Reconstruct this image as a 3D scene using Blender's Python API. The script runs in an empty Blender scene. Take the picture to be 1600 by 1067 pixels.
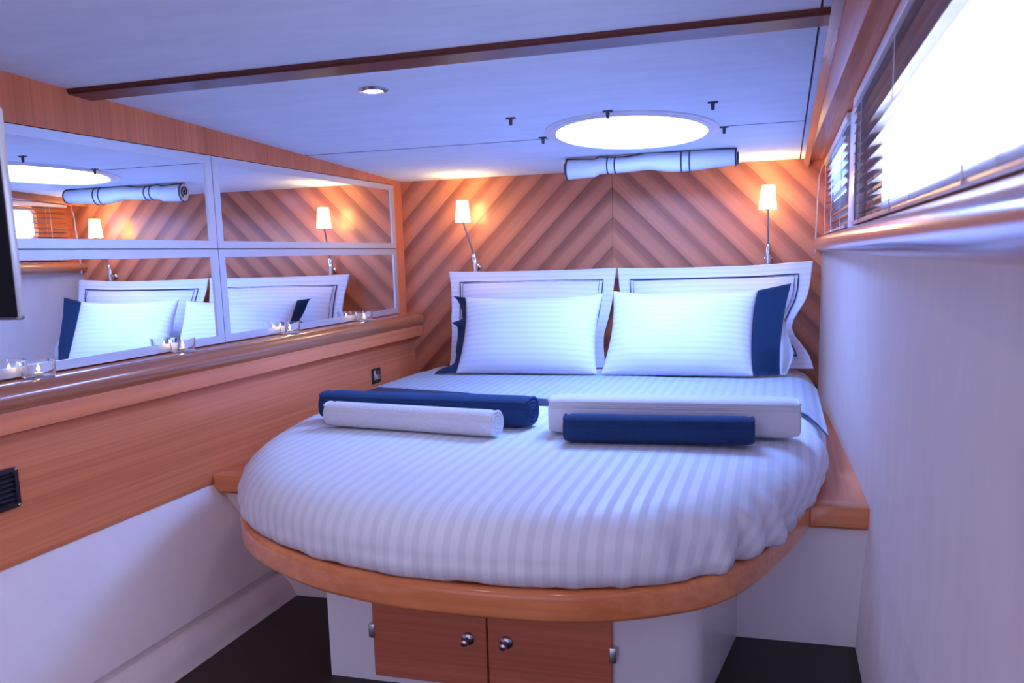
import bpy, bmesh, math, random
from mathutils import Vector, Matrix, noise
random.seed(7)
PI = math.pi
scene = bpy.context.scene
C = scene.collection

# ---------------------------------------------------------------- camera
cd = bpy.data.cameras.new('camera'); cam = bpy.data.objects.new('camera', cd); C.objects.link(cam)
FPX = 1401.9
cd.sensor_width = 36; cd.lens = FPX * 36 / 1600
cd.shift_x = (800 - 782.0) / 1600; cd.shift_y = (627.1 - 533.5) / 1600
cd.clip_start = .02
yaw, pitch, roll = .30542, .15975, .03027
fwd = Vector((-math.sin(yaw)*math.cos(pitch), math.cos(yaw)*math.cos(pitch), -math.sin(pitch)))
rgt = Vector((math.cos(yaw), math.sin(yaw), 0)); dwn = fwd.cross(rgt)
R_ = rgt*math.cos(roll) + dwn*math.sin(roll); D_ = -rgt*math.sin(roll) + dwn*math.cos(roll)
m = Matrix((R_, -D_, -fwd)).transposed().to_4x4(); m.translation = Vector((1.573, -3.654, .935))
cam.matrix_world = m
cd.dof.use_dof = True; cd.dof.focus_distance = 2.7; cd.dof.aperture_fstop = 9
scene.camera = cam

# ---------------------------------------------------------------- world, light, exposure
w = bpy.data.worlds.new('world'); scene.world = w; w.use_nodes = True
w.node_tree.nodes['Background'].inputs[0].default_value = (.64, .60, 1.0, 1)
w.node_tree.nodes['Background'].inputs[1].default_value = 1.55
vs = scene.view_settings
vs.view_transform = 'Standard'; vs.look = 'None'; vs.exposure = 0.25; vs.gamma = 1; vs.use_curve_mapping = False
HATCH_E, WIN_E, PORT_E = 38.0, 15.0, 10.0
SKYCOL = (.20, .375, 1.0)
DOWN_W = 3.0

# ---------------------------------------------------------------- helpers
def link(o, parent=None, kind=None):
    C.objects.link(o)
    if parent: o.parent = parent
    if kind: o['kind'] = kind
    return o
def obj(name, bm, mat, parent=None, kind=None, smooth=True, angle=40):
    me = bpy.data.meshes.new(name)
    bmesh.ops.recalc_face_normals(bm, faces=bm.faces[:])
    bm.to_mesh(me); bm.free()
    for p in me.polygons: p.use_smooth = smooth
    if smooth:
        try: me.set_sharp_from_angle(angle=math.radians(angle))
        except Exception: pass
    if mat: me.materials.append(mat)
    return link(bpy.data.objects.new(name, me), parent, kind)
def tag(o, label, cat, group=None):
    o['label'] = label; o['category'] = cat
    if group: o['group'] = group
    return o
def thing(name, label, cat, loc=(0, 0, 0), group=None):
    o = bpy.data.objects.new(name, None); o.empty_display_size = .05; C.objects.link(o); o.location = loc
    return tag(o, label, cat, group)
def put(o, parent):
    """parent o keeping world placement (parent has only a location)"""
    o.parent = parent; o.matrix_parent_inverse = Matrix.Translation(-Vector(parent.location)); return o
def bx(bm, x0, x1, y0, y1, z0, z1, bev=0, seg=2):
    vs_ = [bm.verts.new((x, y, z)) for z in (z0, z1) for y in (y0, y1) for x in (x0, x1)]
    f = [bm.faces.new([vs_[i] for i in q]) for q in ((0,1,3,2),(4,5,7,6),(0,1,5,4),(2,3,7,6),(0,2,6,4),(1,3,7,5))]
    if bev:
        ed = set(e for q in f for e in q.edges)
        bmesh.ops.bevel(bm, geom=list(ed), offset=bev, segments=seg, affect='EDGES', profile=.5)
    return bm
def box(x0, x1, y0, y1, z0, z1, bev=0, seg=2): return bx(bmesh.new(), x0, x1, y0, y1, z0, z1, bev, seg)
def prism(pts, f0, f1):
    """closed polygon pts -> two caps f0(p), f1(p) and sides"""
    bm = bmesh.new(); a = [bm.verts.new(f0(p)) for p in pts]; b = [bm.verts.new(f1(p)) for p in pts]
    n = len(pts); bm.faces.new(a); bm.faces.new(b[::-1])
    for i in range(n): bm.faces.new((a[i], a[(i+1) % n], b[(i+1) % n], b[i]))
    return bm
def lathe(prof, seg=32, mtx=None, closed=False):
    bm = bmesh.new(); rings = []
    for r, z in prof:
        rings.append([bm.verts.new((r*math.cos(2*PI*k/seg), r*math.sin(2*PI*k/seg), z)) for k in range(seg)])
    for a, b in zip(rings, rings[1:] + ([rings[0]] if closed else [])):
        for k in range(seg): bm.faces.new((a[k], a[(k+1) % seg], b[(k+1) % seg], b[k]))
    if not closed:
        bm.faces.new(rings[0][::-1]); bm.faces.new(rings[-1])
    bmesh.ops.remove_doubles(bm, verts=bm.verts[:], dist=1e-6)
    if mtx: bmesh.ops.transform(bm, matrix=mtx, verts=bm.verts[:])
    return bm
def tube(path, r, seg=8, bm=None, closed=False):
    bm = bm or bmesh.new(); path = [Vector(p) for p in path]; n = len(path); rings = []; up = None
    for i, p in enumerate(path):
        a = path[(i-1) % n] if (i or closed) else p; b = path[(i+1) % n] if (i < n-1 or closed) else p
        t = (b-a).normalized()
        if up is None: up = t.orthogonal().normalized()
        up = (up - t*up.dot(t)).normalized(); s = t.cross(up)
        rr = r[i] if isinstance(r, (list, tuple)) else r
        rings.append([bm.verts.new(p + (up*math.cos(2*PI*k/seg) + s*math.sin(2*PI*k/seg))*rr) for k in range(seg)])
    for i in range(n if closed else n-1):
        a, b = rings[i], rings[(i+1) % n]
        for k in range(seg): bm.faces.new((a[k], a[(k+1) % seg], b[(k+1) % seg], b[k]))
    if not closed: bm.faces.new(rings[0][::-1]); bm.faces.new(rings[-1])
    return bm
def sweep(prof, y0, y1, n=1, fx=None):
    """profile of (x,z) swept along y"""
    bm = bmesh.new(); rings = []
    for i in range(n+1):
        y = y0 + (y1-y0)*i/n; dx = fx(y) if fx else 0
        rings.append([bm.verts.new((x+dx, y, z)) for x, z in prof])
    k = len(prof)
    for a, b in zip(rings, rings[1:]):
        for j in range(k): bm.faces.new((a[j], a[(j+1) % k], b[(j+1) % k], b[j]))
    bm.faces.new(rings[0]); bm.faces.new(rings[-1][::-1]); return bm
def catmull(P, n):
    out = []
    for i in range(len(P)-1):
        p0 = P[max(i-1, 0)]; p1 = P[i]; p2 = P[i+1]; p3 = P[min(i+2, len(P)-1)]
        for k in range(n):
            t = k/n
            out.append(tuple(.5*((2*b) + (c-a)*t + (2*a-5*b+4*c-d)*t*t + (-a+3*b-3*c+d)*t**3) for a, b, c, d in zip(p0, p1, p2, p3)))
    out.append(tuple(P[-1])); return out
def grid_mesh(F, nu, nv, uvf=None, closed_u=False):
    bm = bmesh.new(); V = [[bm.verts.new(F(i, j)) for j in range(nv+1)] for i in range(nu + (0 if closed_u else 1))]
    uv = bm.loops.layers.uv.new('uv') if uvf else None
    for i in range(nu):
        for j in range(nv):
            ids = ((i, j), (i+1, j), (i+1, j+1), (i, j+1))
            q = [V[a % len(V)][b] for a, b in ids]
            if len(set(q)) < 3: continue
            f = bm.faces.new(q)
            if uv:
                for l, (a, b) in zip(f.loops, ids): l[uv].uv = uvf(a, b)
    return bm
def zc(y): return 1.264 - .042*y          # ceiling, rising towards the cabin door

# ---------------------------------------------------------------- materials
def mat(name):
    mt = bpy.data.materials.new(name); mt.use_nodes = True
    nt = mt.node_tree; return mt, nt, nt.nodes['Principled BSDF']
def N(nt, t, **k):
    n = nt.nodes.new(t)
    for a, b in k.items():
        if isinstance(b, (int, float, str, bool)) and hasattr(n, a): setattr(n, a, b)
        else: n.inputs[a].default_value = b
    return n
def ramp(nt, fac, stops):
    r = nt.nodes.new('ShaderNodeValToRGB'); e = r.color_ramp.elements
    while len(e) < len(stops): e.new(.5)
    for el, (p, c) in zip(e, stops): el.position = p; el.color = (*c, 1)
    nt.links.new(fac, r.inputs[0]); return r
def plain(name, col, rough=.5, metal=0, coat=0, emit=None, estr=0, trans=0, alpha=1, sheen=0, spec=.5):
    mt, nt, b = mat(name)
    b.inputs['Base Color'].default_value = (*col, 1); b.inputs['Roughness'].default_value = rough
    b.inputs['Metallic'].default_value = metal; b.inputs['Coat Weight'].default_value = coat
    b.inputs['Coat Roughness'].default_value = .12; b.inputs['Specular IOR Level'].default_value = spec
    b.inputs['Transmission Weight'].default_value = trans; b.inputs['Sheen Weight'].default_value = sheen
    if emit: b.inputs['Emission Color'].default_value = (*emit, 1); b.inputs['Emission Strength'].default_value = estr
    return mt
def wood(name, dark, light, axis='Y', rough=.42, coat=.15, fine=90, coatr=.12):
    mt, nt, b = mat(name); tc = N(nt, 'ShaderNodeTexCoord'); mp = N(nt, 'ShaderNodeMapping')
    s = {'X': (.7, fine, fine), 'Y': (fine, .7, fine), 'Z': (fine, fine, .7)}[axis]
    s2 = {'X': (.6, 9, 9), 'Y': (9, .6, 9), 'Z': (9, 9, .6)}[axis]
    mp.inputs['Scale'].default_value = s; nt.links.new(tc.outputs['Object'], mp.inputs[0])
    n1 = N(nt, 'ShaderNodeTexNoise', Scale=1.0, Detail=5.0, Roughness=.65); nt.links.new(mp.outputs[0], n1.inputs[0])
    mp2 = N(nt, 'ShaderNodeMapping'); mp2.inputs['Scale'].default_value = s2; nt.links.new(tc.outputs['Object'], mp2.inputs[0])
    n2 = N(nt, 'ShaderNodeTexNoise', Scale=1.0, Detail=3.0); nt.links.new(mp2.outputs[0], n2.inputs[0])
    mx = N(nt, 'ShaderNodeMath', operation='ADD'); nt.links.new(n1.outputs[0], mx.inputs[0]); nt.links.new(n2.outputs[0], mx.inputs[1])
    mh = N(nt, 'ShaderNodeMath', operation='MULTIPLY'); nt.links.new(mx.outputs[0], mh.inputs[0]); mh.inputs[1].default_value = .5
    r = ramp(nt, mh.outputs[0], [(.36, dark), (.64, light)]); nt.links.new(r.outputs[0], b.inputs['Base Color'])
    b.inputs['Roughness'].default_value = rough; b.inputs['Coat Weight'].default_value = coat; b.inputs['Coat Roughness'].default_value = coatr
    b.inputs['Specular IOR Level'].default_value = .3
    bp = N(nt, 'ShaderNodeBump', Strength=.04, Distance=.002); nt.links.new(n1.outputs[0], bp.inputs['Height']); nt.links.new(bp.outputs[0], b.inputs['Normal'])
    return mt
WD, WL = (.56, .14, .052), (.84, .255, .105)
M = {}
M['wood_y'] = wood('cherry_along', WD, WL, 'Y')
M['wood_x'] = wood('cherry_across', WD, WL, 'X')
M['wood_z'] = wood('cherry_upright', WD, WL, 'Z')
M['rail'] = wood('cherry_gloss_rail', (.34, .10, .04), (.52, .18, .075), 'Y', rough=.25, coat=.7, fine=60, coatr=.1)
M['rail_x'] = wood('cherry_gloss_rim', (.62, .19, .062), (.88, .34, .13), 'X', rough=.3, coat=.5, fine=60)
M['beam'] = wood('dark_beam', (.085, .018, .012), (.14, .03, .018), 'X', rough=.4, coat=.2)
M['door'] = wood('door_veneer', (.46, .125, .062), (.70, .22, .12), 'X', rough=.4, coat=.2)
def plank_mat():
    mt, nt, b = mat('chevron_veneer'); tc = N(nt, 'ShaderNodeTexCoord'); mp = N(nt, 'ShaderNodeMapping')
    mp.inputs['Scale'].default_value = (.9, 110, 110); nt.links.new(tc.outputs['Object'], mp.inputs[0])
    oi = N(nt, 'ShaderNodeObjectInfo')
    n1 = N(nt, 'ShaderNodeTexNoise', Scale=1.0, Detail=5.0, Roughness=.7, noise_dimensions='4D'); nt.links.new(mp.outputs[0], n1.inputs[0])
    mw = N(nt, 'ShaderNodeMath', operation='MULTIPLY'); nt.links.new(oi.outputs['Random'], mw.inputs[0]); mw.inputs[1].default_value = 20
    nt.links.new(mw.outputs[0], n1.inputs['W'])
    sp = N(nt, 'ShaderNodeSeparateXYZ'); nt.links.new(tc.outputs['Object'], sp.inputs[0])
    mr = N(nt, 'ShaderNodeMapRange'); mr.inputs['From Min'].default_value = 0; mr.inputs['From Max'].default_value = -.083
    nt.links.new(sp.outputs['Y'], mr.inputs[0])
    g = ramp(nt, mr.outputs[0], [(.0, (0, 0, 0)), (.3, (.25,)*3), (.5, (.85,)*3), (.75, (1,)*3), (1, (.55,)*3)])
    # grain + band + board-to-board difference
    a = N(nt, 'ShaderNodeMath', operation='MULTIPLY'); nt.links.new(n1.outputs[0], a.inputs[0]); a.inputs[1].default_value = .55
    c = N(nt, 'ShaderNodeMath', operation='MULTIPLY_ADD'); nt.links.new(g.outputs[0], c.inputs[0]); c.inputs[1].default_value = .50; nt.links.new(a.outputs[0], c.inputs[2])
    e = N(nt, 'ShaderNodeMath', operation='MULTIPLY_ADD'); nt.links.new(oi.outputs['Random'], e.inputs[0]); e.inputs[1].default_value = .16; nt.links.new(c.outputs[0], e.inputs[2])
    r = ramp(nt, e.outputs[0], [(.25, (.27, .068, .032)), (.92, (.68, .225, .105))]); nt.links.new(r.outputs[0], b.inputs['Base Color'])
    b.inputs['Roughness'].default_value = .4; b.inputs['Coat Weight'].default_value = .45; b.inputs['Coat Roughness'].default_value = .16
    return mt
M['plank'] = plank_mat()
def suede(name, c1, c2, rough=.9):
    mt, nt, b = mat(name); tc = N(nt, 'ShaderNodeTexCoord'); mp = N(nt, 'ShaderNodeMapping'); mp.inputs['Scale'].default_value = (5, 16, 5)
    nt.links.new(tc.outputs['Object'], mp.inputs[0])
    n1 = N(nt, 'ShaderNodeTexNoise', Scale=1.0, Detail=6.0, Roughness=.6, Distortion=.6); nt.links.new(mp.outputs[0], n1.inputs[0])
    r = ramp(nt, n1.outputs[0], [(.3, c1), (.7, c2)]); nt.links.new(r.outputs[0], b.inputs['Base Color'])
    b.inputs['Roughness'].default_value = rough; b.inputs['Specular IOR Level'].default_value = .2
    bp = N(nt, 'ShaderNodeBump', Strength=.08, Distance=.003); nt.links.new(n1.outputs[0], bp.inputs['Height']); nt.links.new(bp.outputs[0], b.inputs['Normal'])
    return mt
M['ceil'] = suede('ceiling_suede', (.66, .71, .80), (.73, .78, .87))
M['liner'] = suede('hull_liner', (.50, .46, .47), (.54, .50, .51), .6)
M['pad'] = suede('leather_panel', (.78, .68, .66), (.82, .72, .70), .55)
M['white'] = plain('white_laminate', (.88, .86, .88), .35, coat=.2)
M['floor'] = plain('dark_floor', (.022, .012, .011), .55)
M['alu'] = plain('frosted_aluminium', (.62, .64, .70), .42, .55)
M['mirror'] = plain('mirror_glass', (.93, .94, .95), .0, 1)
M['carcass'] = plain('cabinet_carcass', (.10, .04, .02), .6)
M['chrome'] = plain('chrome', (.75, .76, .80), .12, 1)
M['steel'] = plain('satin_steel', (.48, .48, .52), .25, 1)
M['black'] = plain('black_plastic', (.012, .012, .016), .3, coat=.2)
M['tvback'] = plain('matt_black', (.006, .006, .010), .7, spec=.15)
M['tvside'] = plain('silver_tv_edge', (.42, .42, .48), .35, .4)
M['dark'] = plain('dark_gap', (.02, .012, .01), .8)
M['hatchframe'] = plain('hatch_white_frame', (.70, .72, .78), .3)
M['slat'] = plain('blind_slat', (.62, .58, .60), .25, .45)
M['clipm'] = plain('dark_clip', (.05, .05, .07), .35, .3)
M['cord'] = plain('blind_cord', (.75, .75, .78), .6)
M['clear'] = plain('clear_wand', (.9, .9, .95), .1, trans=.6)
M['wax'] = plain('candle_wax', (.9, .85, .75), .5)
M['flame'] = plain('candle_flame', (1, .8, .4), .5, emit=(1, .62, .25), estr=40)
M['glass'] = plain('votive_glass', (1, 1, 1), .03, trans=1)
M['shade'] = plain('lamp_glass', (1, .95, .85), .4, emit=(1, .70, .27), estr=19)
M['bulb'] = plain('downlight_bulb', (1, 1, 1), .4, emit=(1, .9, .8), estr=30)
M['sky'] = plain('hatch_pane', (.8, .8, .8), .3, emit=SKYCOL, estr=HATCH_E)
M['winpane'] = plain('window_daylight', (.8, .8, .8), .3, emit=(.50, .60, 1.0), estr=WIN_E)
M['portpane'] = plain('porthole_daylight', (.8, .8, .8), .3, emit=SKYCOL, estr=PORT_E)
M['navy_line'] = plain('navy_piping', (.008, .03, .075), .7)
def cloth(name, c1, c2, period, axis, rough=.75, bumpscale=900, bump=.1, uv=False, thin=.5, sheen=.1):
    """satin stripe weave: two close tones of the cloth itself"""
    mt, nt, b = mat(name); tc = N(nt, 'ShaderNodeTexCoord'); sp = N(nt, 'ShaderNodeSeparateXYZ')
    nt.links.new(tc.outputs['UV' if uv else 'Object'], sp.inputs[0])
    mm = N(nt, 'ShaderNodeMath', operation='MULTIPLY'); nt.links.new(sp.outputs[axis], mm.inputs[0]); mm.inputs[1].default_value = 1/period
    fr = N(nt, 'ShaderNodeMath', operation='FRACT'); nt.links.new(mm.outputs[0], fr.inputs[0])
    r = ramp(nt, fr.outputs[0], [(0, c1), (thin-.08, c1), (thin, c2), (.92, c2)]); nt.links.new(r.outputs[0], b.inputs['Base Color'])
    rr = ramp(nt, fr.outputs[0], [(0, (rough,)*3), (thin-.08, (rough,)*3), (thin, (rough-.25,)*3), (.92, (rough-.25,)*3)])
    nt.links.new(rr.outputs[0], b.inputs['Roughness'])
    n1 = N(nt, 'ShaderNodeTexNoise', Scale=bumpscale, Detail=2.0); nt.links.new(tc.outputs['Object'], n1.inputs[0])
    bp = N(nt, 'ShaderNodeBump', Strength=bump, Distance=.001); nt.links.new(n1.outputs[0], bp.inputs['Height']); nt.links.new(bp.outputs[0], b.inputs['Normal'])
    b.inputs['Sheen Weight'].default_value = sheen
    return mt
W1, W2 = (.66, .69, .76), (.75, .78, .84)
M['duvet'] = cloth('white_satin_stripe', W1, W2, .031, 'X', uv=True)
M['pillow'] = cloth('white_pillow_stripe', (.69, .665, .76), (.75, .725, .81), .021, 'Y', uv=True)
M['plainwhite'] = plain('white_cotton', (.78, .78, .81), .8)
def terry(name, col, scale, strength=.6):
    mt, nt, b = mat(name); tc = N(nt, 'ShaderNodeTexCoord')
    v = N(nt, 'ShaderNodeTexVoronoi', Scale=scale); nt.links.new(tc.outputs['Object'], v.inputs[0])
    bp = N(nt, 'ShaderNodeBump', Strength=strength, Distance=.003); nt.links.new(v.outputs[0], bp.inputs['Height']); nt.links.new(bp.outputs[0], b.inputs['Normal'])
    b.inputs['Base Color'].default_value = (*col, 1); b.inputs['Roughness'].default_value = .95; b.inputs['Sheen Weight'].default_value = .25
    b.inputs['Sheen Tint'].default_value = (*[min(1, c*3) for c in col], 1)
    return mt
NAVY = (.010, .045, .14)
M['navy_terry'] = terry('navy_terry', NAVY, 420)
M['white_terry'] = terry('white_terry', (.76, .76, .80), 240, .8)
M['white_terry2'] = terry('white_terry_fine', (.76, .76, .80), 500, .4)
M['navy'] = plain('navy_cotton', (.010, .045, .12), .75, sheen=.15)
M['shadecloth'] = plain('shade_cloth', (.66, .66, .70), .7)
M['shadeline'] = plain('shade_binding', (.035, .035, .05), .7)

# ================================================================ STRUCTURE
obj('floor', box(-.10, 1.95, -4.3, .05, -.05, 0), M['floor'], kind='structure')

# ---- ceiling: panels with joints, oval notch for the hatch
HX, HY, HA, HB = 1.128, -.834, .250, .318
ceil = obj('ceiling', prism([(-.06, -1.42), (-.06, -4.3), (1.95, -4.3), (1.95, -1.42)], lambda p: (p[0], p[1], zc(p[1])+.02), lambda p: (p[0], p[1], zc(p[1])+.05)), M['dark'], kind='structure', smooth=False)
def cpanel(pts, lift=0):
    return obj('ceiling_panel', prism(pts, lambda p: (p[0], p[1], zc(p[1])+lift), lambda p: (p[0], p[1], zc(p[1])+.03)), M['ceil'], ceil, smooth=False)
def arc(a0, a1, n=40): return [(HX+HA*math.cos(a0+(a1-a0)*k/n), HY+HB*math.sin(a0+(a1-a0)*k/n)) for k in range(n+1)]
SX, g = 1.630, .0022                          # side joint and half joint width
ys = HY + .022
th = math.asin((ys-HY)/HB)
cpanel([(-.02, .02), (-.02, ys+g)] + [p for p in arc(PI-th-.005, th+.005)] + [(SX-g, ys+g), (SX-g, .02)])
cpanel([(-.02, ys-g)] + [p for p in arc(-PI-th+.005, th-.005)] + [(SX-g, ys-g), (SX-g, -1.84), (-.02, -1.84)])
cpanel([(-.02, -1.86), (SX-g, -1.86), (SX-g, -4.3), (-.02, -4.3)])
cpanel([(SX+g, .02), (1.78, .02), (1.78, -1.84), (SX+g, -1.84)])
cpanel([(SX+g, -1.86), (1.78, -1.86), (1.78, -4.3), (SX+g, -4.3)])
for xa, xb in ((-.05, HX-HA-.012), (HX+HA+.012, 1.95)):       # unseen backing added to stop light leaking through the panel joints
    obj('leak_backing', prism([(xa, .05), (xb, .05), (xb, -1.42), (xa, -1.42)], lambda p: (p[0], p[1], zc(p[1])+.031), lambda p: (p[0], p[1], zc(p[1])+.05)), M['dark'], ceil, smooth=False)
M['joint'] = plain('joint_piping', (.16, .17, .24), .7)
for xa, xb in ((-.015, HX-HA-.012), (HX+HA+.012, SX-g)):
    obj('joint_strip', box(xa, xb, ys-g, ys+g, zc(ys)-.0012, zc(ys)+.004), M['joint'], ceil, smooth=False)
bm = prism([(-.01, -1.820), (1.672, -1.838), (1.668, -1.915), (-.005, -1.900)], lambda p: (p[0], p[1], zc(p[1])-.012), lambda p: (p[0], p[1], zc(p[1])+.02))
bmesh.ops.bevel(bm, geom=bm.edges[:], offset=.004, segments=2, affect='EDGES')
obj('trim_1', bm, M['beam'], kind='structure')

# ---- back wall with chevron boards
wb = obj('wall_back', box(-.10, 1.95, .012, .05, -.02, 1.30), M['carcass'], kind='structure')
CX, PER = .917, .1155
def clip(poly, nx, nz, c):                   # keep nx*x+nz*z<=c
    out = []
    for i in range(len(poly)):
        a, b = poly[i], poly[(i+1) % len(poly)]; da = nx*a[0]+nz*a[1]-c; db = nx*b[0]+nz*b[1]-c
        if da <= 0: out.append(a)
        if (da < 0 < db) or (db < 0 < da):
            t = da/(da-db); out.append((a[0]+(b[0]-a[0])*t, a[1]+(b[1]-a[1])*t))
    return out
for side in (-1, 1):
    x0, x1 = ((-.05, CX-.0006) if side < 0 else (CX+.0006, 1.80))
    for k in range(-5, 19):
        top = 1.196 + PER*6 - PER*k; bot = top - PER
        rect = [(x0, .30), (x1, .30), (x1, zc(0)+.01), (x0, zc(0)+.01)]
        # strip: z = top - |x-CX|   (lines fall away from the centre line)
        s = -side
        p = clip(rect, -s, 1, top - s*CX - .0003); p = clip(p, s, -1, -(bot - s*CX) - .0003) if p else p
        if len(p) < 3: continue
        # local frame: x along the board, y across (0 at the upper edge), z out of the wall
        o2 = Vector((CX, 0, top)); ex = Vector((1, 0, s)).normalized(); ez = Vector((0, -1, 0)); ey = ez.cross(ex)
        if ey.z < 0: ex = -ex; ey = -ey
        Mx = Matrix((ex, ey, ez)).transposed().to_4x4(); Mx.translation = o2; inv = Mx.inverted()
        loc = [inv @ Vector((a, 0, c)) for a, c in p]
        bm = prism(loc, lambda q: (q[0], q[1], -.012), lambda q: (q[0], q[1], 0))
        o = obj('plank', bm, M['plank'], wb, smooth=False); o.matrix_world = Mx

# ---- left wall: wood above the mirrors, wood below the shelf, padded panel at the floor
bm = prism([(-4.3, 1.2475), (-4.3, zc(-4.3)+.01), (0, zc(0)+.01), (0, 1.2475)], lambda p: (-.05, p[0], p[1]), lambda p: (.002, p[0], p[1]))
wl = obj('wall_left', bm, M['wood_z'], kind='structure', smooth=False)
obj('end_strip', box(-.05, .002, -.082, -.0005, .70, 1.2475), M['wood_z'], wl, smooth=False)
obj('lower_panel', box(-.05, .034, -4.3, -.0005, .321, .612), M['wood_y'], wl, smooth=False)
# padded slope with a soft fold above the floor
prof = []
for k in range(61):
    t = k/60; x = .030 + .240*t; z = .3195*(1-t)
    nrm = Vector((.3195, .24)).normalized(); b = .006*math.sin(PI*min(1, t/.8))**.5 if t < .8 else 0
    d = abs(t-.78); b -= .016*math.exp(-(d/.018)**2); b += .006*math.exp(-((t-.9)/.06)**2)
    prof.append((x + nrm.x*b, z + nrm.y*b))
prof += [(.20, -.01), (-.05, -.01), (-.05, .3195)]
obj('padded_panel', sweep(prof, -4.3, -1.40), M['pad'], wl)

# ---- right wall: liner below the sill, wood behind the blinds, pelmet
def rx(y):                                    # plan curve of the hull liner
    pts = [(.05, 1.712), (0, 1.715), (-.28, 1.739), (-.68, 1.754), (-1.2, 1.770), (-1.53, 1.777), (-2.5, 1.782), (-4.3, 1.785)]
    for (a, b), (c, d) in zip(pts, pts[1:]):
        if y >= c: return b + (d-b)*(y-a)/(c-a)
    return pts[-1][1]
wr = bpy.data.objects.new('wall_right', None); C.objects.link(wr); wr['kind'] = 'structure'
ysr = [.0 - 4.3*(k/60)**1.3 for k in range(61)]
zsr = [0, .15, .30, .45, .60, .75, .93]
def F(i, j):
    y, z = ysr[i], zsr[j]; return (rx(y) - .022*max(0, .34-z)/.34, y, z)
bm = grid_mesh(F, 60, 6); bmesh.ops.solidify(bm, geom=bm.faces[:], thickness=-.02)
obj('hull_liner', bm, M['liner'], wr)
# wood face with two window openings, made of bands so that each opening is a real hole
XW = 1.746
W1Y, W1Z = (-3.75, -1.86), (1.0, 1.152)      # near window
W2Y, W2Z = (-.93, -.245), (1.078, 1.216)      # porthole
bm = bmesh.new()
yb = [-4.3, W1Y[0], W1Y[1], W2Y[0], W2Y[1], 0.01]
for a, b in zip(yb, yb[1:]):
    hole = {(W1Y[0], W1Y[1]): W1Z, (W2Y[0], W2Y[1]): W2Z}.get((a, b))
    if hole: bx(bm, XW, XW+.03, a, b, .93, hole[0]); bx(bm, XW, XW+.03, a, b, hole[1], 1.36)
    else: bx(bm, XW, XW+.03, a, b, .93, 1.36)
bmesh.ops.remove_doubles(bm, verts=bm.verts[:], dist=1e-5)
obj('window_wall', bm, M['wood_y'], wr, smooth=False)
bm = bmesh.new()
# pelmet: sloping board from the ceiling trim down to the blind heads
rows = []
for y in (0, -4.3):
    rows.append([bm.verts.new(v) for v in ((1.655, y, zc(y)+.01), (1.655, y, zc(y)-.012), (1.70, y, 1.258 - .000*y), (XW, y, 1.252), (XW, y, zc(y)+.01))])
for j in range(5): bm.faces.new((rows[0][j], rows[0][(j+1) % 5], rows[1][(j+1) % 5], rows[1][j]))
bm.faces.new(rows[0]); bm.faces.new(rows[1][::-1])
obj('pelmet', bm, M['wood_y'], wr, smooth=False)
# white pillar strip between the two blinds
obj('window_pillar', box(1.722, XW, -1.475, -1.30, .965, 1.25, .004), M['white'], wr)
bm = prism([(1.642, -.030), (1.660, -.034), (1.664, .006), (1.646, .006)], lambda p: (p[0], .0, zc(0)+p[1]), lambda p: (p[0], -4.3, zc(-4.3)+p[1]))
obj('trim_2', bm, M['rail'], kind='structure')
# sill: rounded nose along the whole wall
sp = []
for k in range(13):
    a = PI/2 + PI*k/12; sp.append((1.712 + .030*math.cos(a), .947 + .027*math.sin(a)))
sp = [(XW+.02, .974)] + sp + [(XW+.02, .920)]
obj('trim_3', sweep(sp, -4.3, -.0005), M['rail'], kind='structure')
# window 1
w1 = bpy.data.objects.new('window_1', None); C.objects.link(w1); w1['kind'] = 'structure'
def frame_yz(y0, y1, z0, z1, wd, x0, x1, rad=.02, n=6):
    """rounded rectangular ring in the y-z plane"""
    def loop(ins):
        r = max(rad-ins, .004); pts = []
        for cy, cz, a0 in ((y1-ins-r, z1-ins-r, 0), (y0+ins+r, z1-ins-r, PI/2), (y0+ins+r, z0+ins+r, PI), (y1-ins-r, z0+ins+r, 1.5*PI)):
            for k in range(n+1): a = a0 + PI/2*k/n; pts.append((cy+r*math.cos(a), cz+r*math.sin(a)))
        return pts
    o, i = loop(0), loop(wd); bm = bmesh.new()
    L = [[bm.verts.new((x, p[0], p[1])) for p in q] for x, q in ((x0, o), (x0, i), (x1, i), (x1, o))]; k = len(o)
    for a in range(4):
        for j in range(k): bm.faces.new((L[a][j], L[a][(j+1) % k], L[(a+1) % 4][(j+1) % k], L[(a+1) % 4][j]))
    return bm
obj('window_frame', frame_yz(W1Y[0]-.002, W1Y[1]+.002, W1Z[0]-.002, W1Z[1]+.002, .012, XW-.004, XW+.028), M['alu'], w1)
obj('pane', box(XW+.020, XW+.026, W1Y[0]+.008, W1Y[1]-.008, W1Z[0]+.008, W1Z[1]-.008), M['winpane'], w1, smooth=False)
w2 = bpy.data.objects.new('window_2', None); C.objects.link(w2); w2['kind'] = 'structure'
obj('window_frame', frame_yz(W2Y[0]-.018, W2Y[1]+.018, W2Z[0]-.018, W2Z[1]+.018, .024, XW-.006, XW+.028, rad=.05), M['chrome'], w2)
obj('pane', box(XW+.020, XW+.026, W2Y[0]+.003, W2Y[1]-.003, W2Z[0]+.003, W2Z[1]-.003), M['portpane'], w2, smooth=False)

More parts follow.
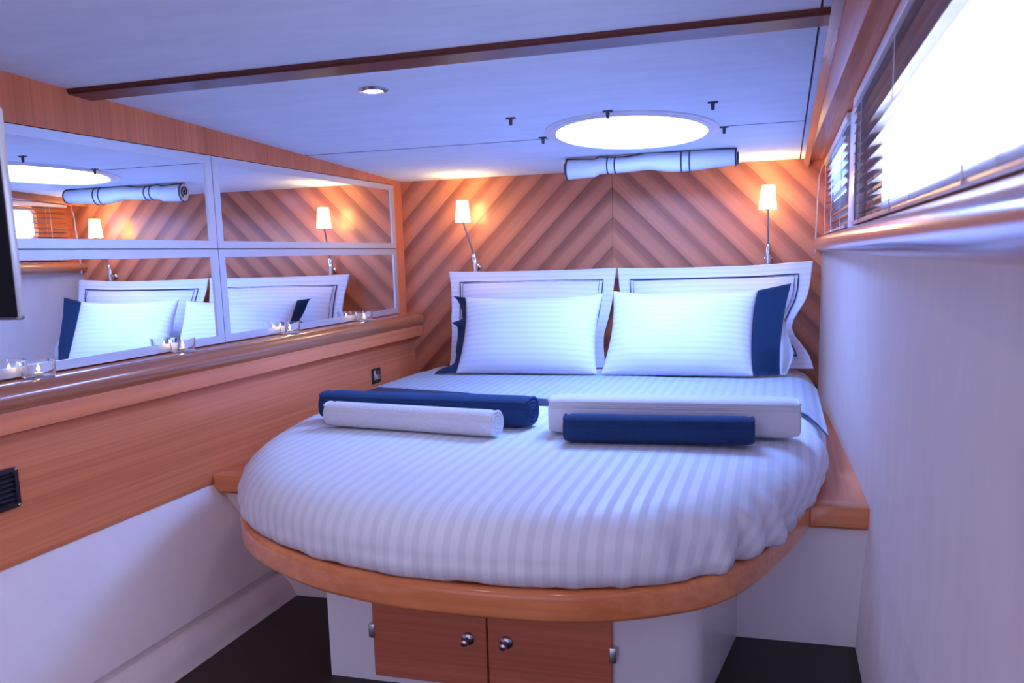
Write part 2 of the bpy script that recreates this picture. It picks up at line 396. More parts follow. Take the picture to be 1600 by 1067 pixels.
# ================================================================ BUILT-IN BED BASE
PZ = .345                                     # platform top
base = thing('bed_platform', 'cherry wood bed platform with rounded rim over a white two-door base', 'bed platform', (.93, -1.2, 0))
front = [(1.645, -1.52), (1.612, -1.665), (1.588, -1.755), (1.523, -1.948), (1.453, -2.062), (1.347, -2.140), (1.237, -2.181), (1.12, -2.197), (1.0, -2.197),
         (.868, -2.186), (.706, -2.140), (.580, -2.075), (.463, -1.992), (.362, -1.880), (.272, -1.725), (.205, -1.52)]
fc = catmull(front, 6)
def rimF(fc, prof):
    n = len(fc); rings = []; bm = bmesh.new()
    for i, p in enumerate(fc):
        a = Vector(fc[max(i-1, 0)]); b = Vector(fc[min(i+1, n-1)]); t = (b-a).normalized(); nr = Vector((-t.y, t.x))
        if nr.dot(Vector(p)-Vector((.93, -1.5))) < 0: nr = -nr
        if i in (0, n-1): nr = Vector((1 if i == 0 else -1, 0))
        rings.append([bm.verts.new((p[0]+nr.x*d, p[1]+nr.y*d, z)) for d, z in prof])
    k = len(prof)
    for a, b in zip(rings, rings[1:]):
        for j in range(k): bm.faces.new((a[j], a[(j+1) % k], b[(j+1) % k], b[j]))
    bm.faces.new(rings[0]); bm.faces.new(rings[-1][::-1]); return bm
rp = [(-.06, PZ), (-.012, PZ+.002)] + [(-.012+.014*math.sin(a), PZ-.012+.014*math.cos(a)) for a in [PI/2*k/5 for k in range(1, 6)]] + \
     [(.002-.010+.010*math.cos(a), PZ-.046-.010*math.sin(a)) for a in [PI/2*k/4 for k in range(5)]] + [(-.06, PZ-.056)]
put(obj('rim', rimF(fc, rp), M['rail_x']), base)
top = [(x, y) for x, y in fc] + [(.205, -1.495), (.036, -1.495), (.036, -.003), (rx(0)-.004, -.003)] + [(rx(y)-.003, y) for y in (-.28, -.68, -1.2, -1.495)] + [(1.645, -1.495)]
cxp = .93
bm = prism([(cxp+(x-cxp)*(.985 if y < -1.53 else 1), y+(.03 if y < -1.53 else 0)) for x, y in top], lambda p: (p[0], p[1], PZ-.03), lambda p: (p[0], p[1], PZ-.002))
put(obj('platform_board', bm, M['wood_y'], smooth=False), base)
put(obj('side_rail', box(1.640, rx(-1.5)-.002, -1.525, -1.47, PZ-.054, PZ+.002, .007), M['rail_x']), base)
put(obj('side_rail', box(.032, .215, -1.525, -1.47, PZ-.052, PZ+.002, .007), M['rail_x']), base)
# base cabinet outline (rounded right corner)
ft = -1.93
def rcorner(cx, cy, r, a0, a1, n=8): return [(cx+r*math.cos(a0+(a1-a0)*k/n), cy+r*math.sin(a0+(a1-a0)*k/n)) for k in range(n+1)]
outl = [(.60, -1.46), (.604, ft)] + rcorner(1.375, ft+.06, .06, -PI/2, -.12) + [(1.483, -1.505), (1.483, -1.46)]
BT = PZ-.056
put(obj('base_body', prism(outl, lambda p: (p[0], p[1], .0), lambda p: (p[0], p[1], BT)), M['white'], angle=30), base)
# niche panels either side under the platform
put(obj('niche_panel', box(1.475, 1.775, -1.505, -1.46, .0, BT+.005), M['white'], smooth=False), base)
bm = prism([(.27, 0), (.60, 0), (.60, BT+.005), (.05, BT+.005)], lambda p: (p[0], -1.505, p[1]), lambda p: (p[0], -1.46, p[1]))
put(obj('niche_panel', bm, M['pad'], smooth=False), base)
dw = [(.722, .9865), (.9895, 1.2555)]
for i, (a, b) in enumerate(dw):
    d = put(obj('door', box(a, b, ft-.016, ft-.0005, .02, BT-.006, .0015, 1), M['door']), base)
    kx = .945 if i == 0 else 1.031
    Mk = Matrix.Translation((kx, ft-.016, .130)) @ Matrix.Rotation(PI/2, 4, 'X')
    kn = obj('knob', lathe([(0, 0), (.0135, 0), (.0145, .0025), (.012, .005), (.0055, .007), (.0045, .016), (.0075, .020), (.0085, .024), (.007, .028), (.0035, .0295), (0, .030)], 24, Mk), M['steel'], d)
    hx = .7195 if i == 0 else 1.258
    obj('hinge', box(hx-.0075, hx+.0075, ft-.0185, ft-.0005, .109, .141, .002), M['steel'], d)

# ================================================================ BED COVER
BZ = .475
outline = [(1.698, -.035), (1.698, -.30), (1.698, -.6), (1.694, -1.0), (1.676, -1.30), (1.645, -1.52), (1.588, -1.74), (1.520, -1.935), (1.448, -2.045), (1.344, -2.122), (1.235, -2.163),
           (1.12, -2.180), (1.0, -2.180), (.870, -2.170), (.710, -2.124), (.586, -2.060), (.470, -1.978), (.370, -1.868), (.283, -1.720), (.212, -1.540), (.150, -1.26), (.112, -.9), (.094, -.5), (.086, -.035)]
oc = catmull(outline, 12); NO = len(oc)
nrms = []
for i in range(NO):
    a = Vector(oc[max(i-1, 0)]); b = Vector(oc[min(i+1, NO-1)]); t = (b-a).normalized(); nr = Vector((-t.y, t.x))
    if nr.dot(Vector(oc[i])-Vector((.92, -1.0))) < 0: nr = -nr
    nrms.append(nr)
acc = [0]
for a, b in zip(oc, oc[1:]): acc.append(acc[-1] + (Vector(b)-Vector(a)).length)
SH = BZ - PZ
# profile: (inset from the outline, height above platform, unrolled length past the edge)
prof = []
RD = .105                                      # soft shoulder
for k in range(11):
    a = PI/2*(1-k/10); prof.append((RD*(1-math.cos(a)) * 1.0, SH - .088*(1-math.sin(a))))
prof += [(-.004, .038), (-.006, .024), (-.004, .012), (.000, .004), (.004, .0005)]
core = lambda p: Vector((.91, min(max(p[1], -1.45), -.035)))
TOPN = 22
def crown(x, y): return .010*(1-((x-.9)/.82)**2) + .0025*noise.noise(Vector((x*3, y*3, .3)))
def duv(i, j):
    p = oc[i]; P2 = Vector(p); nr = nrms[i]; c = core(p)
    if j <= TOPN:
        e = P2 - nr*prof[0][0]; q = c.lerp(e, (j/TOPN)**.8)
        t = j/TOPN; return Vector((q.x, q.y, BZ + crown(q.x, q.y)*(1-t**4)))
    ins, h = prof[j-TOPN]; k = (j-TOPN)/(len(prof)-1)
    s = acc[i]
    # gathers: stronger around the right front corner, faint at the left
    gr = math.exp(-((p[0]-1.50)/.28)**2)*math.exp(-((p[1]+1.95)/.33)**2)
    am = .0058 + .010*gr
    f1 = noise.noise(Vector((s*17, k*1.1, 1.7))) + .6*noise.noise(Vector((s*37, k*1.6, 4.2)))
    dsp = am*f1*min(1, k*1.6)**1.5
    dsp += .050*gr*(.40-abs(noise.noise(Vector((s*21, k*.6, 3.3)))))*min(1, k*1.3)
    dsp += .004*noise.noise(Vector((s*5, k*2, 9.1)))*k
    q = P2 - nr*(ins - dsp - .016*math.sin(PI*k)**1.2*(1 if p[1] < -1.2 else .4))
    z = PZ + h + (.012*noise.noise(Vector((s*11, 0, 7.7))) + .008*noise.noise(Vector((s*30, 0, 2.7))))*max(0, k-.8)/.2 * (1 if k > .8 else 0) + (.004 if k > .95 else 0)
    return Vector((q.x, q.y, max(z, PZ+.004)))
NJ = TOPN + len(prof) - 1
cache = {}
def duvc(i, j):
    if (i, j) not in cache: cache[(i, j)] = duv(i, j)
    return cache[(i, j)]
ulen = {}
def duvuv(i, j):
    v = duvc(i, j)
    if j <= TOPN: return (v.x, v.y)
    e = duvc(i, TOPN); nr = nrms[i]; l = sum((duvc(i, q+1)-duvc(i, q)).length for q in range(TOPN, j))
    # stripes run over the edge and straight down
    fr = abs(nr.y)
    return (v.x + nr.x*max(0, PZ+SH*.6-v.z)*nr.x**2, v.y + nr.y*l)
bm = grid_mesh(duvc, NO-1, NJ, duvuv)
bmesh.ops.remove_doubles(bm, verts=bm.verts[:], dist=1e-5)
cover = tag(obj('bed_cover', bm, M['duvet'], angle=180), 'white satin striped duvet over the rounded mattress, navy band near pillows', 'duvet')
def bedz(x, y): return BZ + crown(x, y) + .001
# turned-back sheet layer by the pillows and its navy band
def band(y0f, y1f, x0, x1, lift, n=60, mn=4):
    def edge(x):                               # bed height falling over the right shoulder
        return bedz(x, -1) - (max(0, x-1.60)/.10)**2*.045 - (max(0, .20-x)/.10)**2*.05
    def F(i, j):
        x = x0 + (x1-x0)*i/n; y = y0f(x) + (y1f(x)-y0f(x))*j/mn
        return (x, y, edge(x) + lift + .0015*noise.noise(Vector((x*9, y*9, 2))))
    bm = grid_mesh(F, n, mn, lambda i, j: (x0+(x1-x0)*i/n, y0f(x0+(x1-x0)*i/n) + (y1f(x0+(x1-x0)*i/n)-y0f(x0+(x1-x0)*i/n))*j/mn))
    bmesh.ops.solidify(bm, geom=bm.faces[:], thickness=.004); return bm
fy = lambda x: -.735 - .235*min(1, max(0, (x-.2)/.7)) - .03*max(0, (x-.95)/.7) - .30*max(0, (x-1.62)/.08)**1.3*.5
obj('turned_sheet', band(lambda x: fy(x)+.004, lambda x: -.30, .165, 1.700, .006, mn=14), M['duvet'], cover)
obj('navy_band', band(lambda x: fy(x)-.095+.06*max(0, (x-.95)/.7), lambda x: fy(x)+.006, .170, 1.700, .0035), M['navy'], cover)

# ================================================================ PILLOWS
def pillow(name, label, ctr, W, H, T, lean, mt, flange=0, warp=None, group='bed pillows', yaw_=0, tilt=0, flat_bottom=.0, n=28, mvar=0):
    """ctr = bottom centre of the pillow; lean = angle back from upright"""
    ex = Vector((math.cos(yaw_), math.sin(yaw_), 0)); ez = Vector((0, math.sin(lean), math.cos(lean))); nn = ex.cross(ez); nn = -nn if nn.y > 0 else nn
    if tilt:
        ex, ez = ex*math.cos(tilt)+ez*math.sin(tilt), ez*math.cos(tilt)-ex*math.sin(tilt)
    ctr = Vector(ctr)
    fa = 1 - 2*flange/W; fb = 1 - 2*flange/H
    def surf(a, b, side):
        da, db = (warp(a, b) if warp else (0, 0))
        ca = min(1, abs(a)/fa); cb = min(1, abs(b)/fb)
        t = (max(0, 1-ca**2.6)**.55)*(max(0, 1-cb**2.6)**.55)
        wr_ = .006*noise.noise(Vector((a*2.3+mvar, b*2.3, side)))*t + .0035*noise.noise(Vector((a*7+mvar, b*5, side)))*t
        fl = .0 if not flange else .006*noise.noise(Vector((a*3.1, b*3.1, 5+mvar)))*(max(ca, cb) >= 1)
        # squeezed corners of a plain pillow pull inwards
        pull = 0 if flange else .17
        x = (a*(1 - pull*(1-b*b)*abs(a)**3*.35) + da)*W/2
        z = (b*(1 - pull*(1-a*a)*abs(b)**3*.55*(b > 0)) + 1 + db)*H/2
        if flange: x *= 1 - .035*(1-b*b)*abs(a)**3; z -= .020*(1-a*a)*(b > 0)*b**3*H
        return ctr + ex*x + ez*z + nn*(side*(T/2*t + .0022) + wr_ + fl)
    root = thing(name, label, 'pillow', ctr, group)
    bm = bmesh.new(); uv = bm.loops.layers.uv.new('uv')
    nb = max(16, int(n*H/W*1.3))
    rows = {}
    for side in (1, -1):
        for i in range(n+1):
            for j in range(nb+1):
                a = math.sin((i/n*2-1)*PI/2*.94)/math.sin(PI/2*.94); b = math.sin((j/nb*2-1)*PI/2*.94)/math.sin(PI/2*.94)
                rows[side, i, j] = (bm.verts.new(surf(a, b, side)), (a*W/2, b*H/2))
        for i in range(n):
            for j in range(nb):
                q = [rows[side, i, j], rows[side, i+1, j], rows[side, i+1, j+1], rows[side, i, j+1]]
                f = bm.faces.new([v for v, _ in q])
                for l, (_, t) in zip(f.loops, q): l[uv].uv = t
    per = [(i, 0) for i in range(n)] + [(n, j) for j in range(nb)] + [(i, nb) for i in range(n, 0, -1)] + [(0, j) for j in range(nb, 0, -1)]
    for p, q in zip(per, per[1:]+per[:1]):
        bm.faces.new((rows[1, *p][0], rows[1, *q][0], rows[-1, *q][0], rows[-1, *p][0]))
    put(obj('case', bm, mt, angle=180), root)
    return root, surf, fa, fb
def path_on(surf, pts, off=.0015, closed=False, sub=14):
    out = []
    seq = list(zip(pts, pts[1:] + ([pts[0]] if closed else [])))[:None if closed else -1] if closed else list(zip(pts, pts[1:]))
    for (a0, b0), (a1, b1) in seq:
        for k in range(sub): out.append(surf(a0+(a1-a0)*k/sub, b0+(b1-b0)*k/sub, 1) + Vector((0, -off, off*.3)))
    if not closed: out.append(surf(*pts[-1], 1) + Vector((0, -off, 0)))
    return out
def oxford(label, ctr, W, H, warp, mvar):
    root, surf, fa, fb = pillow('pillow', label, ctr, W, H, .12, .28, M['pillow'], flange=.052, warp=warp, mvar=mvar)
    for k, r in ((1.0, .0024), (.955, .0011)):
        a, b = fa*(1-(1-k)*1.0)+.012, fb*k+.02
        P = path_on(surf, [(-a, -b), (a, -b), (a, b), (-a, b)], .0022, True, 20)
        put(obj('piping', tube(P, r, 6, closed=True), M['navy_line']), root)
    return root
def warpL(a, b):
    d = -.035*(1-b*b)*(a < 0)*abs(a)*-1 - .10*(a > 0)*a*max(0, (.35-b))*max(0, 1.2-abs(b+.3)) + (.085*(a < 0)*abs(a)*max(0, -b))
    return (d, .012*math.cos(a*2.2) - .005*a)
def warpR(a, b):
    d = -.17*(a > 0)*a**2*math.exp(-((b+.22)/.38)**2) + .03*(a > 0)*a*max(0, -b-.3) + .10*(a < 0)*abs(a)*math.exp(-((b+.1)/.4)**2)
    return (d, .035*max(0, a-.3)*(b > 0) - .012*(a < 0)*abs(a))
oxford('white Oxford pillow with navy piping behind the ruffled navy border pillow', (.587, -.178, BZ+.018), .712, .402, warpL, 1.0)
oxford('white Oxford pillow with navy piping beside the window side, flared right edge', (1.316, -.178, BZ+.018), .735, .402, warpR, 5.0)
# front pillows
def fw(a, b): return (.0, -.015*max(0, -a)*(b > 0) + .03*max(0, a)**3*(b > 0))
rL, sL, _, _ = pillow('pillow', 'plump white striped pillow with crumpled navy border at the wall-shelf side', (.652, -.415, BZ+.021), .552, .318, .125, .46, M['pillow'], warp=fw, mvar=2.0)
def fw2(a, b): return (-.03*max(0, b)*(a < 0)*0 + .035*(a < 0)*abs(a)*max(0, b) - .05*(a < 0)*abs(a)*max(0, -b)*1 - .03*max(0, a)*max(0, -b), .065*max(0, -a-.35)*(b > 0))
rR, sR, _, _ = pillow('pillow', 'plump white striped pillow with a flat navy border strip and white hem', (1.224, -.420, BZ+.021), .535, .325, .125, .46, M['pillow'], warp=fw2, mvar=8.0)
def flap(surf, side, width, n, wave, drop):
    """cloth border hanging off the side edge of a pillow; width in metres"""
    def F(i, j):
        b = -1 + 2*j/n; e = surf(side, b, 1); t = i/8
        wv = wave(b, t)
        return e + Vector((side*width*t*wv[0], wv[1]*t, wv[2]*t - drop*t*t))
    bm = grid_mesh(F, 8, n); bmesh.ops.solidify(bm, geom=bm.faces[:], thickness=.003); return bm
RUF = [(-1, .085), (-.93, .075), (-.85, .022), (-.55, .026), (.1, .038), (.42, .056), (.50, .020), (.62, .026), (1, .052)]
def rufw(b):
    for (a, u), (c, v) in zip(RUF, RUF[1:]):
        if b <= c: return u + (v-u)*(b-a)/(c-a)
    return .05
put(obj('navy_border', flap(sL, -1, .072, 44, lambda b, t: (rufw(b)*1.15/.072, .024+.012*math.cos(b*9), .014*math.sin(b*8+1)), .0), M['navy'], angle=180), rL)
put(obj('navy_border', flap(sR, 1, .100, 24, lambda b, t: (1.02+.12*b, .020+.05*max(0, -b-.4), .010+.012*b), .0), M['navy'], angle=180), rR)
def hemF(i, j):
    b = -1 + 2*j/20; e = sR(1, b, 1) + Vector((.100*(1.02+.12*b), .020+.05*max(0, -b-.4), .010+.012*b)); t = i/3
    return e + Vector((.045*t*math.exp(-((b+.55)/.5)**2), .025*t, -.004*t))
bm = grid_mesh(hemF, 3, 20); bmesh.ops.solidify(bm, geom=bm.faces[:], thickness=.002)
put(obj('white_hem', bm, M['plainwhite'], angle=180), rR)

# ================================================================ TOWELS
def towel(label, p0, p1, rw, rh, mt, mv, sq=2.4, rib=True):
    p0, p1 = Vector(p0), Vector(p1); L = (p1-p0).length; ex = (p1-p0)/L; up = Vector((0, 0, 1)); ey = up.cross(ex)
    root = thing('towel', label, 'towel', (p0+p1)/2, 'rolled towels on the bed')
    K, S = 200, 26
    def prof(a, t):
        c, s_ = math.cos(a), math.sin(a)
        x = rw*math.copysign(abs(c)**(2/sq), c); z = rh*math.copysign(abs(s_)**(2/sq), s_)
        k = 1.0
        if rib:                               # woven border lines along the roll, on the viewer side
            for a0 in (2.50, 2.58, 2.66, 2.80, 2.92): k -= .045*math.exp(-((a-a0)/.028)**2)
        k += .012*noise.noise(Vector((t*3, math.cos(a)*1.2+mv, math.sin(a)*1.2)))
        return x*k, z*k
    def F(i, j):
        t = j/S; a = 2*PI*i/K
        e = 1 - .10*(max(0, abs(t-.5)-.47)/.03)**2
        x, z = prof(a, t*L*6); b = .004*math.sin(t*PI)*0
        q = p0 + ex*(t*L) + ey*(x*e) + up*(rh + z*e + b)
        return q
    bm = grid_mesh(F, K, S, closed_u=True)
    for j in (0, S):                          # recessed end faces
        ring = [v for v in bm.verts if (v.co - (p0 if j == 0 else p1)).dot(ex) * (1 if j else -1) > -.0005]
    be = [e for e in bm.edges if e.is_boundary]
    bmesh.ops.holes_fill(bm, edges=be, sides=0)
    put(obj('roll', bm, mt, angle=60), root)
    for e, sg in ((p0, -1), (p1, 1)):         # the rolled layers seen at each end
        P = []
        for k in range(110):
            a = k/110*2*PI*3.4; f = .16 + .78*k/110
            x, z = rw*math.copysign(abs(math.cos(a))**(2/sq), math.cos(a))*f, rh*math.copysign(abs(math.sin(a))**(2/sq), math.sin(a))*f
            P.append(e + ey*x + up*(rh+z) + ex*(.0005*sg))
        put(obj('rolled_edge', tube(P, .0038, 6), mt), root)
    return root
def tz(p): return (p[0], p[1], bedz(*p)+.002)
towel('large navy towel roll behind the small white waffle towel', tz((.305, -1.325)), tz((.948, -1.400)), .050, .041, M['navy_terry'], 1, 2.5)
towel('small white waffle weave towel roll in front of the large navy roll', tz((.376, -1.440)), tz((.894, -1.540)), .036, .034, M['white_terry'], 2, 2.2)
towel('large white folded towel roll behind the small navy roll', tz((1.014, -1.440)), tz((1.616, -1.388)), .056, .047, M['white_terry2'], 3, 4.0)
towel('small navy towel roll in front of the large white folded towel', tz((1.078, -1.562)), tz((1.514, -1.520)), .036, .034, M['navy_terry'], 4, 2.4)

# ================================================================ WALL CABINET WITH MIRROR DOORS
MZ0, MZ1, MZ2 = .708, .982, 1.2465
MY = [-.085, -1.366, -2.647, -3.928]
cab = thing('wall_cabinet', 'long wall cabinet with aluminium framed mirror doors above the wooden shelf', 'cabinet', (-.02, -1.4, .706))
put(obj('carcass', box(-.05, -.022, -4.2, -.083, .7065, 1.247), M['carcass'], smooth=False), cab)
FRW = .030
for c in range(3):
    for z0, z1 in ((MZ0, MZ1), (MZ1, MZ2)):
        y1, y0 = MY[c]-.0015, MY[c+1]+.0015; z0 += .0016; z1 -= .0016
        bm = bmesh.new()
        o = [(y0, z0), (y1, z0), (y1, z1), (y0, z1)]; i_ = [(y0+FRW, z0+FRW*.72), (y1-FRW, z0+FRW*.72), (y1-FRW, z1-FRW*.72), (y0+FRW, z1-FRW*.72)]
        Ls = [[bm.verts.new((x, *p)) for p in q] for x, q in ((-.021, o), (.004, o), (.004, i_), (-.021, i_))]
        for a in range(4):
            for j in range(4): bm.faces.new((Ls[a][j], Ls[a][(j+1) % 4], Ls[(a+1) % 4][(j+1) % 4], Ls[(a+1) % 4][j]))
        d = put(obj('mirror_door', bm, M['alu'], smooth=False), cab)
        mg = obj('mirror', box(-.012, 0, y0+FRW-.003, y1-FRW+.003, z0+FRW*.72-.003, z1-FRW*.72+.003), M['mirror'], d, smooth=False)

# ---- shelf under the mirrors
shelf = thing('wall_shelf', 'long cherry wood shelf with rounded nose below the mirrored cabinet', 'shelf', (.03, -2.1, .61))
put(obj('shelf_board', box(-.05, .045, -4.3, -.001, .684, .7055), M['wood_y'], smooth=False), shelf)
np_ = [(.040, .7055)] + [(.052+.036*math.sin(a), .676+.031*math.cos(a)) for a in [PI*k/14 for k in range(0, 15)]] + [(.040, .645)]
put(obj('nose', sweep(np_, -4.3, -.006), M['rail']), shelf)
put(obj('apron', box(-.05, .074, -4.3, -.004, .606, .652, .002), M['wood_y']), shelf)

# ---- candles in glass dishes
def votive(x, y, r, label):
    t = thing('candle_holder', label, 'candle', (x, y, .7072), 'glass candle dishes along the wooden shelf')
    h = .036
    prof = [(0, 0), (r*.86, 0), (r*.92, .002), (r, h), (r*.93, h), (r*.84, .005), (0, .0045)]
    put(obj('dish', lathe([(a, b) for a, b in prof], 40, Matrix.Translation((x, y, .7072))), M['glass']), t)
    put(obj('wax', lathe([(0, .0052), (r*.30, .0052), (r*.30, .0095), (r*.26, .0105), (0, .010)], 24, Matrix.Translation((x, y, .7072))), M['wax']), t)
    fl = put(obj('flame', lathe([(0, .0125), (.0026, .015), (.0034, .0185), (.0022, .0235), (0, .029)], 14, Matrix.Translation((x, y, .7072))), M['flame']), t)
    return t
votive(.040, -2.110, .036, 'glass candle dish on shelf nearest the television')
votive(.030, -1.600, .034, 'glass candle dish on shelf, second from the television')
votive(.030, -1.040, .034, 'glass candle dish on shelf, third from the television')
votive(.038, -.500, .034, 'glass candle dish on shelf nearest the chevron headboard wall')

# ================================================================ READING LAMPS
def lamp(x, xb, label):
    sy, z0, z1 = -.112, 1.080, 1.166
    t = thing('wall_lamp', label, 'lamp', (xb, -.01, .80), 'reading lamps on the headboard wall')
    Mx = Matrix.Translation((x, sy, z0))
    put(obj('lamp_shade', lathe([(.010, .004), (.0315, 0), (.0235, .084), (.0225, .086), (.0215, .084), (.0295, .0015), (.010, .006)], 32, Mx, closed=True), M['shade']), t)
    put(obj('shade_holder', lathe([(0, -.004), (.010, -.002), (.011, .010), (0, .012)], 20, Mx), M['steel']), t)
    j = (xb, -.040, .945); b = (xb+(.004 if xb < 1 else 0), -.032, .845)
    put(obj('stem', tube([(x, sy, z0+.002), j], .0036, 10), M['steel']), t)
    put(obj('lamp_body', tube([(j[0], j[1], j[2]+.012), j, ((j[0]+b[0])/2, -.036, .90), b], [.0045, .0085, .011, .011], 16), M['chrome']), t)
    put(obj('wall_mount', lathe([(0, 0), (.013, 0), (.013, .006), (.008, .010), (.008, .030), (0, .030)], 24, Matrix.Translation((b[0], -.0005, .895)) @ Matrix.Rotation(PI/2, 4, 'X')), M['steel']), t)
    put(obj('knob', tube([(b[0]-.014, -.033, .900), (b[0]+.014, -.033, .900)], .0028, 10), M['chrome']), t)
    ld = bpy.data.lights.new('lamp_light', 'POINT'); ld.energy = .8; ld.color = (1, .64, .26); ld.shadow_soft_size = .01
    lo = bpy.data.objects.new('lamp_light', ld); C.objects.link(lo); lo.location = (x, sy, z0+.060); lo.parent = t; lo.matrix_parent_inverse = Matrix.Translation(-Vector(t.location))
lamp(.318, .336, 'chrome reading lamp with white cone shade, stem leaning towards mirrors')
lamp(1.518, 1.521, 'chrome reading lamp with white cone shade, upright stem near the blind')

# ================================================================ ROOF HATCH, SHADE, CLIPS, DOWNLIGHT
hatch = thing('roof_hatch', 'oval white roof hatch glowing with daylight in the ceiling', 'hatch', (HX, HY, zc(HY)))
def ring(r0, r1, z0, z1, n=72):
    bm = bmesh.new(); L = []
    for a, z in ((r0, z0), (r1, z0), (r1, z1), (r0, z1)):
        row = []
        for k in range(n):
            x = HX + (HA+a)*math.cos(2*PI*k/n); y = HY + (HB+a*1.2)*math.sin(2*PI*k/n); row.append(bm.verts.new((x, y, zc(y)+z)))
        L.append(row)
    for a in range(4):
        for k in range(n): bm.faces.new((L[a][k], L[a][(k+1) % n], L[(a+1) % 4][(k+1) % n], L[(a+1) % 4][k]))
    return bm
put(obj('outer_flange', ring(-.004, .010, -.005, .002), M['hatchframe']), hatch)
put(obj('inner_ring', ring(-.024, -.004, -.008, .034), M['hatchframe']), hatch)
bm = prism([(HX+(HA-.022)*math.cos(2*PI*k/72), HY+(HB-.026)*math.sin(2*PI*k/72)) for k in range(72)], lambda p: (p[0], p[1], zc(p[1])+.004), lambda p: (p[0], p[1], zc(p[1])+.010))
put(obj('pane', bm, M['sky'], smooth=False), hatch)
# rolled-up shade hanging behind the hatch
SY = -.375
sh = thing('rolled_shade', 'rolled white fabric shade with dark binding under the ceiling hatch', 'shade', (1.117, SY, 1.245))
def shF(i, j, off=0):
    t = i/40; a = 2*PI*j/28; x = .818 + .600*t
    sag = -.012*math.cos((t-.5)*PI*2)*.3 + .010*math.exp(-((t-.5)/.10)**2)
    rz = .031 + .004*math.cos(t*9); ry = .030
    zc_ = zc(SY) - .034 + sag - .010*(1-t)*(t < .2)
    tilt = .010*(1-t)
    return Vector((x, SY + ry*math.cos(a) + .0*tilt, min(zc_ + rz*math.sin(a), zc(SY)-.001))) + Vector((0, math.cos(a), math.sin(a)))*off
bm = grid_mesh(lambda i, j: shF(i, j % 28), 40, 28); bmesh.ops.remove_doubles(bm, verts=bm.verts[:], dist=1e-6)
bmesh.ops.holes_fill(bm, edges=[e for e in bm.edges if e.is_boundary], sides=0)
put(obj('roll', bm, M['shadecloth'], angle=60), sh)
for f in (.006, .255, .300, .688, .735, .994):
    i = f*40
    P = [shF(i, j, .0008) for j in range(28)]
    put(obj('binding', tube(P, .0026 if .1 < f < .9 else .0032, 6, closed=True), M['shadeline']), sh)
P = [shF(i, 8.2, .001) for i in range(41)]
put(obj('binding', tube(P, .0022, 6), M['shadeline']), sh)
for xe, i in ((.815, 0), (1.421, 40)):
    c = Vector((xe, SY, shF(i, 7).z - .031))
    P = [c + Vector((0, math.cos(a)*.0045*a/2, math.sin(a)*.0045*a/2)) for a in [k*.3 for k in range(36)]]
    put(obj('rolled_edge', tube(P, .0030, 6), M['shadeline']), sh)
clabs = ['small dark turn clip on ceiling, mirror side of the hatch front row', 'small dark turn clip on ceiling at the middle front of the hatch',
         'small dark turn clip on ceiling, window side of the hatch front row', 'small dark turn clip on ceiling seam, mirror side of hatch', 'small dark turn clip on ceiling seam, window side of hatch']
for (x, y), lb in zip(((.848, -1.182), (1.118, -1.176), (1.394, -1.185), (.853, -.846), (1.400, -.806)), clabs):
    z = zc(y); t = thing('ceiling_clip', lb, 'clip', (x, y, z), 'turn clips around the roof hatch')
    put(obj('clip_plate', box(x-.013, x+.013, y-.006, y+.006, z-.004, z+.002, .001), M['clipm']), t)
    put(obj('clip_stud', lathe([(0, 0), (.0055, 0), (.0045, -.016), (.003, -.018), (0, -.018)], 14, Matrix.Translation((x, y, z-.003))), M['clipm']), t)
def downlight(x, y, label, power, rot=True):
    z = zc(y); t = thing('downlight', label, 'downlight', (x, y, z), 'recessed ceiling downlights')
    Mx = Matrix.Translation((x, y, z))
    put(obj('bezel', lathe([(.024, .002), (.026, -.006), (.034, -.004), (.037, .001)], 32, Mx, closed=True), M['steel']), t)
    put(obj('bulb', lathe([(0, -.0035), (.016, -.004), (.0235, -.001), (.0235, .002), (0, .002)], 28, Mx), M['bulb']), t)
    ld = bpy.data.lights.new('downlight_beam', 'SPOT'); ld.energy = power; ld.spot_size = math.radians(150); ld.spot_blend = .8; ld.color = (1, .80, .66); ld.shadow_soft_size = .025
    lo = bpy.data.objects.new('downlight_beam', ld); C.objects.link(lo); lo.location = (x, y, z-.012); lo.parent = t; lo.matrix_parent_inverse = Matrix.Translation(-Vector(t.location))
downlight(.645, -1.634, 'lit round recessed downlight in the ceiling behind the dark beam', DOWN_W*.5)
downlight(.70, -2.75, 'recessed downlight in the ceiling on the door side of the beam, mirror side', DOWN_W)
downlight(1.25, -2.85, 'recessed downlight in the ceiling on the door side of the beam, window side', DOWN_W)

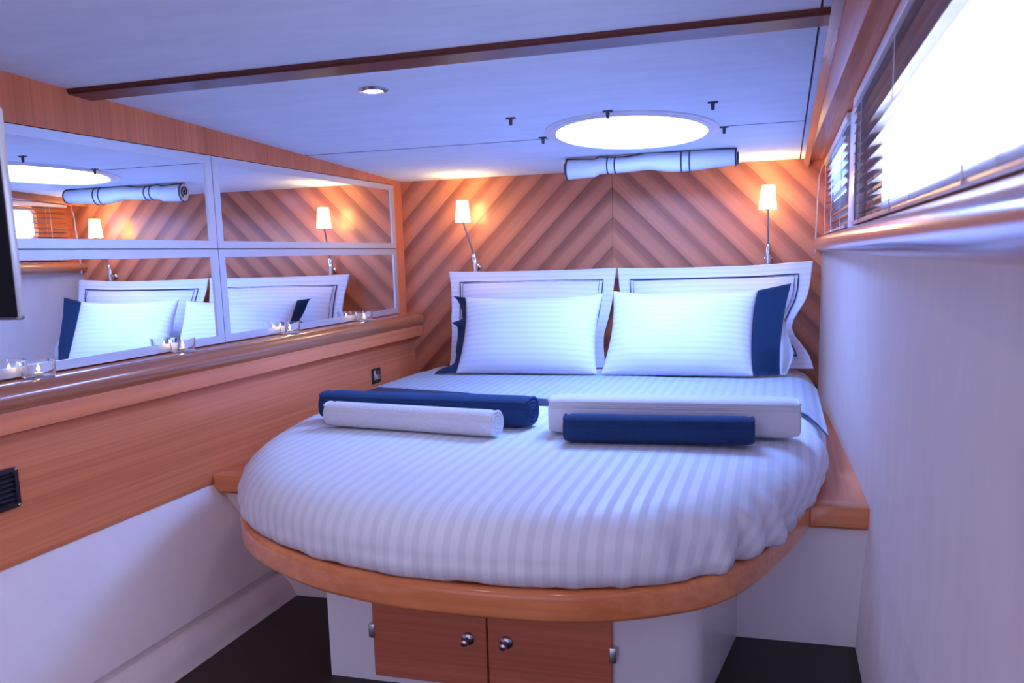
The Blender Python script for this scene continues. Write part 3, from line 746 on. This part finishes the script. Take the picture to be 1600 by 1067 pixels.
# ================================================================ BLINDS
def blind(label, y0, y1, ladders, wand=None):
    z0, z1 = .982, 1.250; xm = 1.728
    t = thing('window_blind', label, 'blind', (xm, (y0+y1)/2, z0), 'slatted window blinds')
    put(obj('head_rail', box(xm-.014, xm+.013, y0, y1, z1-.020, z1, .002), M['white']), t)
    put(obj('bottom_rail', box(xm-.012, xm+.012, y0+.003, y1-.003, z0-.002, z0+.007, .002), M['slat']), t)
    L = y1-y0-.008; bm = bmesh.new(); rows = []
    for y in (-L/2, L/2):
        rows.append([bm.verts.new((-.0122+.0244*k/4, y, .0022*(1-((k-2)/2)**2))) for k in range(5)])
    for k in range(4): bm.faces.new((rows[0][k], rows[0][k+1], rows[1][k+1], rows[1][k]))
    bmesh.ops.solidify(bm, geom=bm.faces[:], thickness=.0006)
    first = None; n = 11; pit = (z1-.030 - (z0+.020))/(n-1)
    for k in range(n):
        if first is None: o = obj('slat', bm, M['slat']); first = o
        else: o = first.copy(); C.objects.link(o)
        o.location = (xm, (y0+y1)/2, z0+.020+pit*k); o.rotation_euler = (0, math.radians(-10), 0); put(o, t)
    for y in ladders:
        bm = bmesh.new()
        for dx in (-.0128, .0128): tube([(xm+dx, y, z0), (xm+dx, y, z1-.012)], .0009, 5, bm)
        o = obj('ladder_cord', bm, M['cord']); put(o, t)
    if wand is not None:
        put(obj('tilt_wand', tube([(xm-.018, wand, z1-.014), (xm-.030, wand+.0, z1-.06), (1.690, wand+.006, .915)], .0032, 8), M['clear']), t)
blind('short slatted blind over the porthole by the headboard wall', -1.285, -.060, (-.17, -.62, -1.10), wand=-.040)
blind('long slatted blind over the bright window beside the white pillar', -3.85, -1.490, (-1.70, -2.25, -2.80, -3.35))

# ================================================================ LEFT WALL FITTINGS, TELEVISION
vent = thing('wall_vent', 'black louvred vent grille on the lower wooden wall panel', 'vent', (.034, -2.28, .487))
put(obj('vent_frame', frame_yz(-2.365, -2.197, .444, .530, .010, .0335, .0425, rad=.008), M['black']), vent)
put(obj('vent_back', box(.0338, .0352, -2.36, -2.20, .449, .525), M['black'], smooth=False), vent)
for k in range(7):
    z = .455 + k*.0105
    bm = prism([(.0352, z), (.0415, z-.004), (.0420, z-.003), (.0352, z+.0035)], lambda p: (p[0], -2.356, p[1]), lambda p: (p[0], -2.206, p[1]))
    put(obj('louvre', bm, M['black'], smooth=False), vent)
for y, z in ((-2.202, .525), (-2.202, .449), (-2.360, .525), (-2.360, .449)):
    put(obj('screw', lathe([(0, 0), (.0035, 0), (.0028, .0015), (0, .002)], 12, Matrix.Translation((.0425, y, z)) @ Matrix.Rotation(PI/2, 4, 'Y')), M['chrome']), vent)
sw = thing('light_switch', 'small dark framed switch with chrome rocker on the wooden wall panel', 'switch', (.034, -.416, .482))
put(obj('switch_plate', box(.0335, .0385, -.455, -.377, .452, .512, .0015), M['black']), sw)
put(obj('rocker', box(.038, .0435, -.442, -.412, .466, .506, .002), M['chrome']), sw)
put(obj('key', box(.038, .0405, -.406, -.386, .464, .502, .002), M['steel']), sw)

tv = thing('television', 'flat television on a swing arm beside the mirrored cabinet', 'television', (.38, -2.70, .86))
bm = box(.12, .626, -2.722, -2.708, .872, 1.142, .005, 3)
put(obj('television_case', bm, M['tvside']), tv)
bm = box(.122, .624, -2.7245, -2.7205, .876, 1.138, .0012, 1)
put(obj('back_cover', bm, M['tvback']), tv)
put(obj('screen', box(.135, .594, -2.7085, -2.7065, .886, 1.128), M['black'], smooth=False), tv)
put(obj('swing_arm', tube([(.0, -2.80, 1.0), (.10, -2.80, 1.0), (.30, -2.735, 1.0), (.30, -2.722, 1.0)], .012, 10), M['black']), tv)
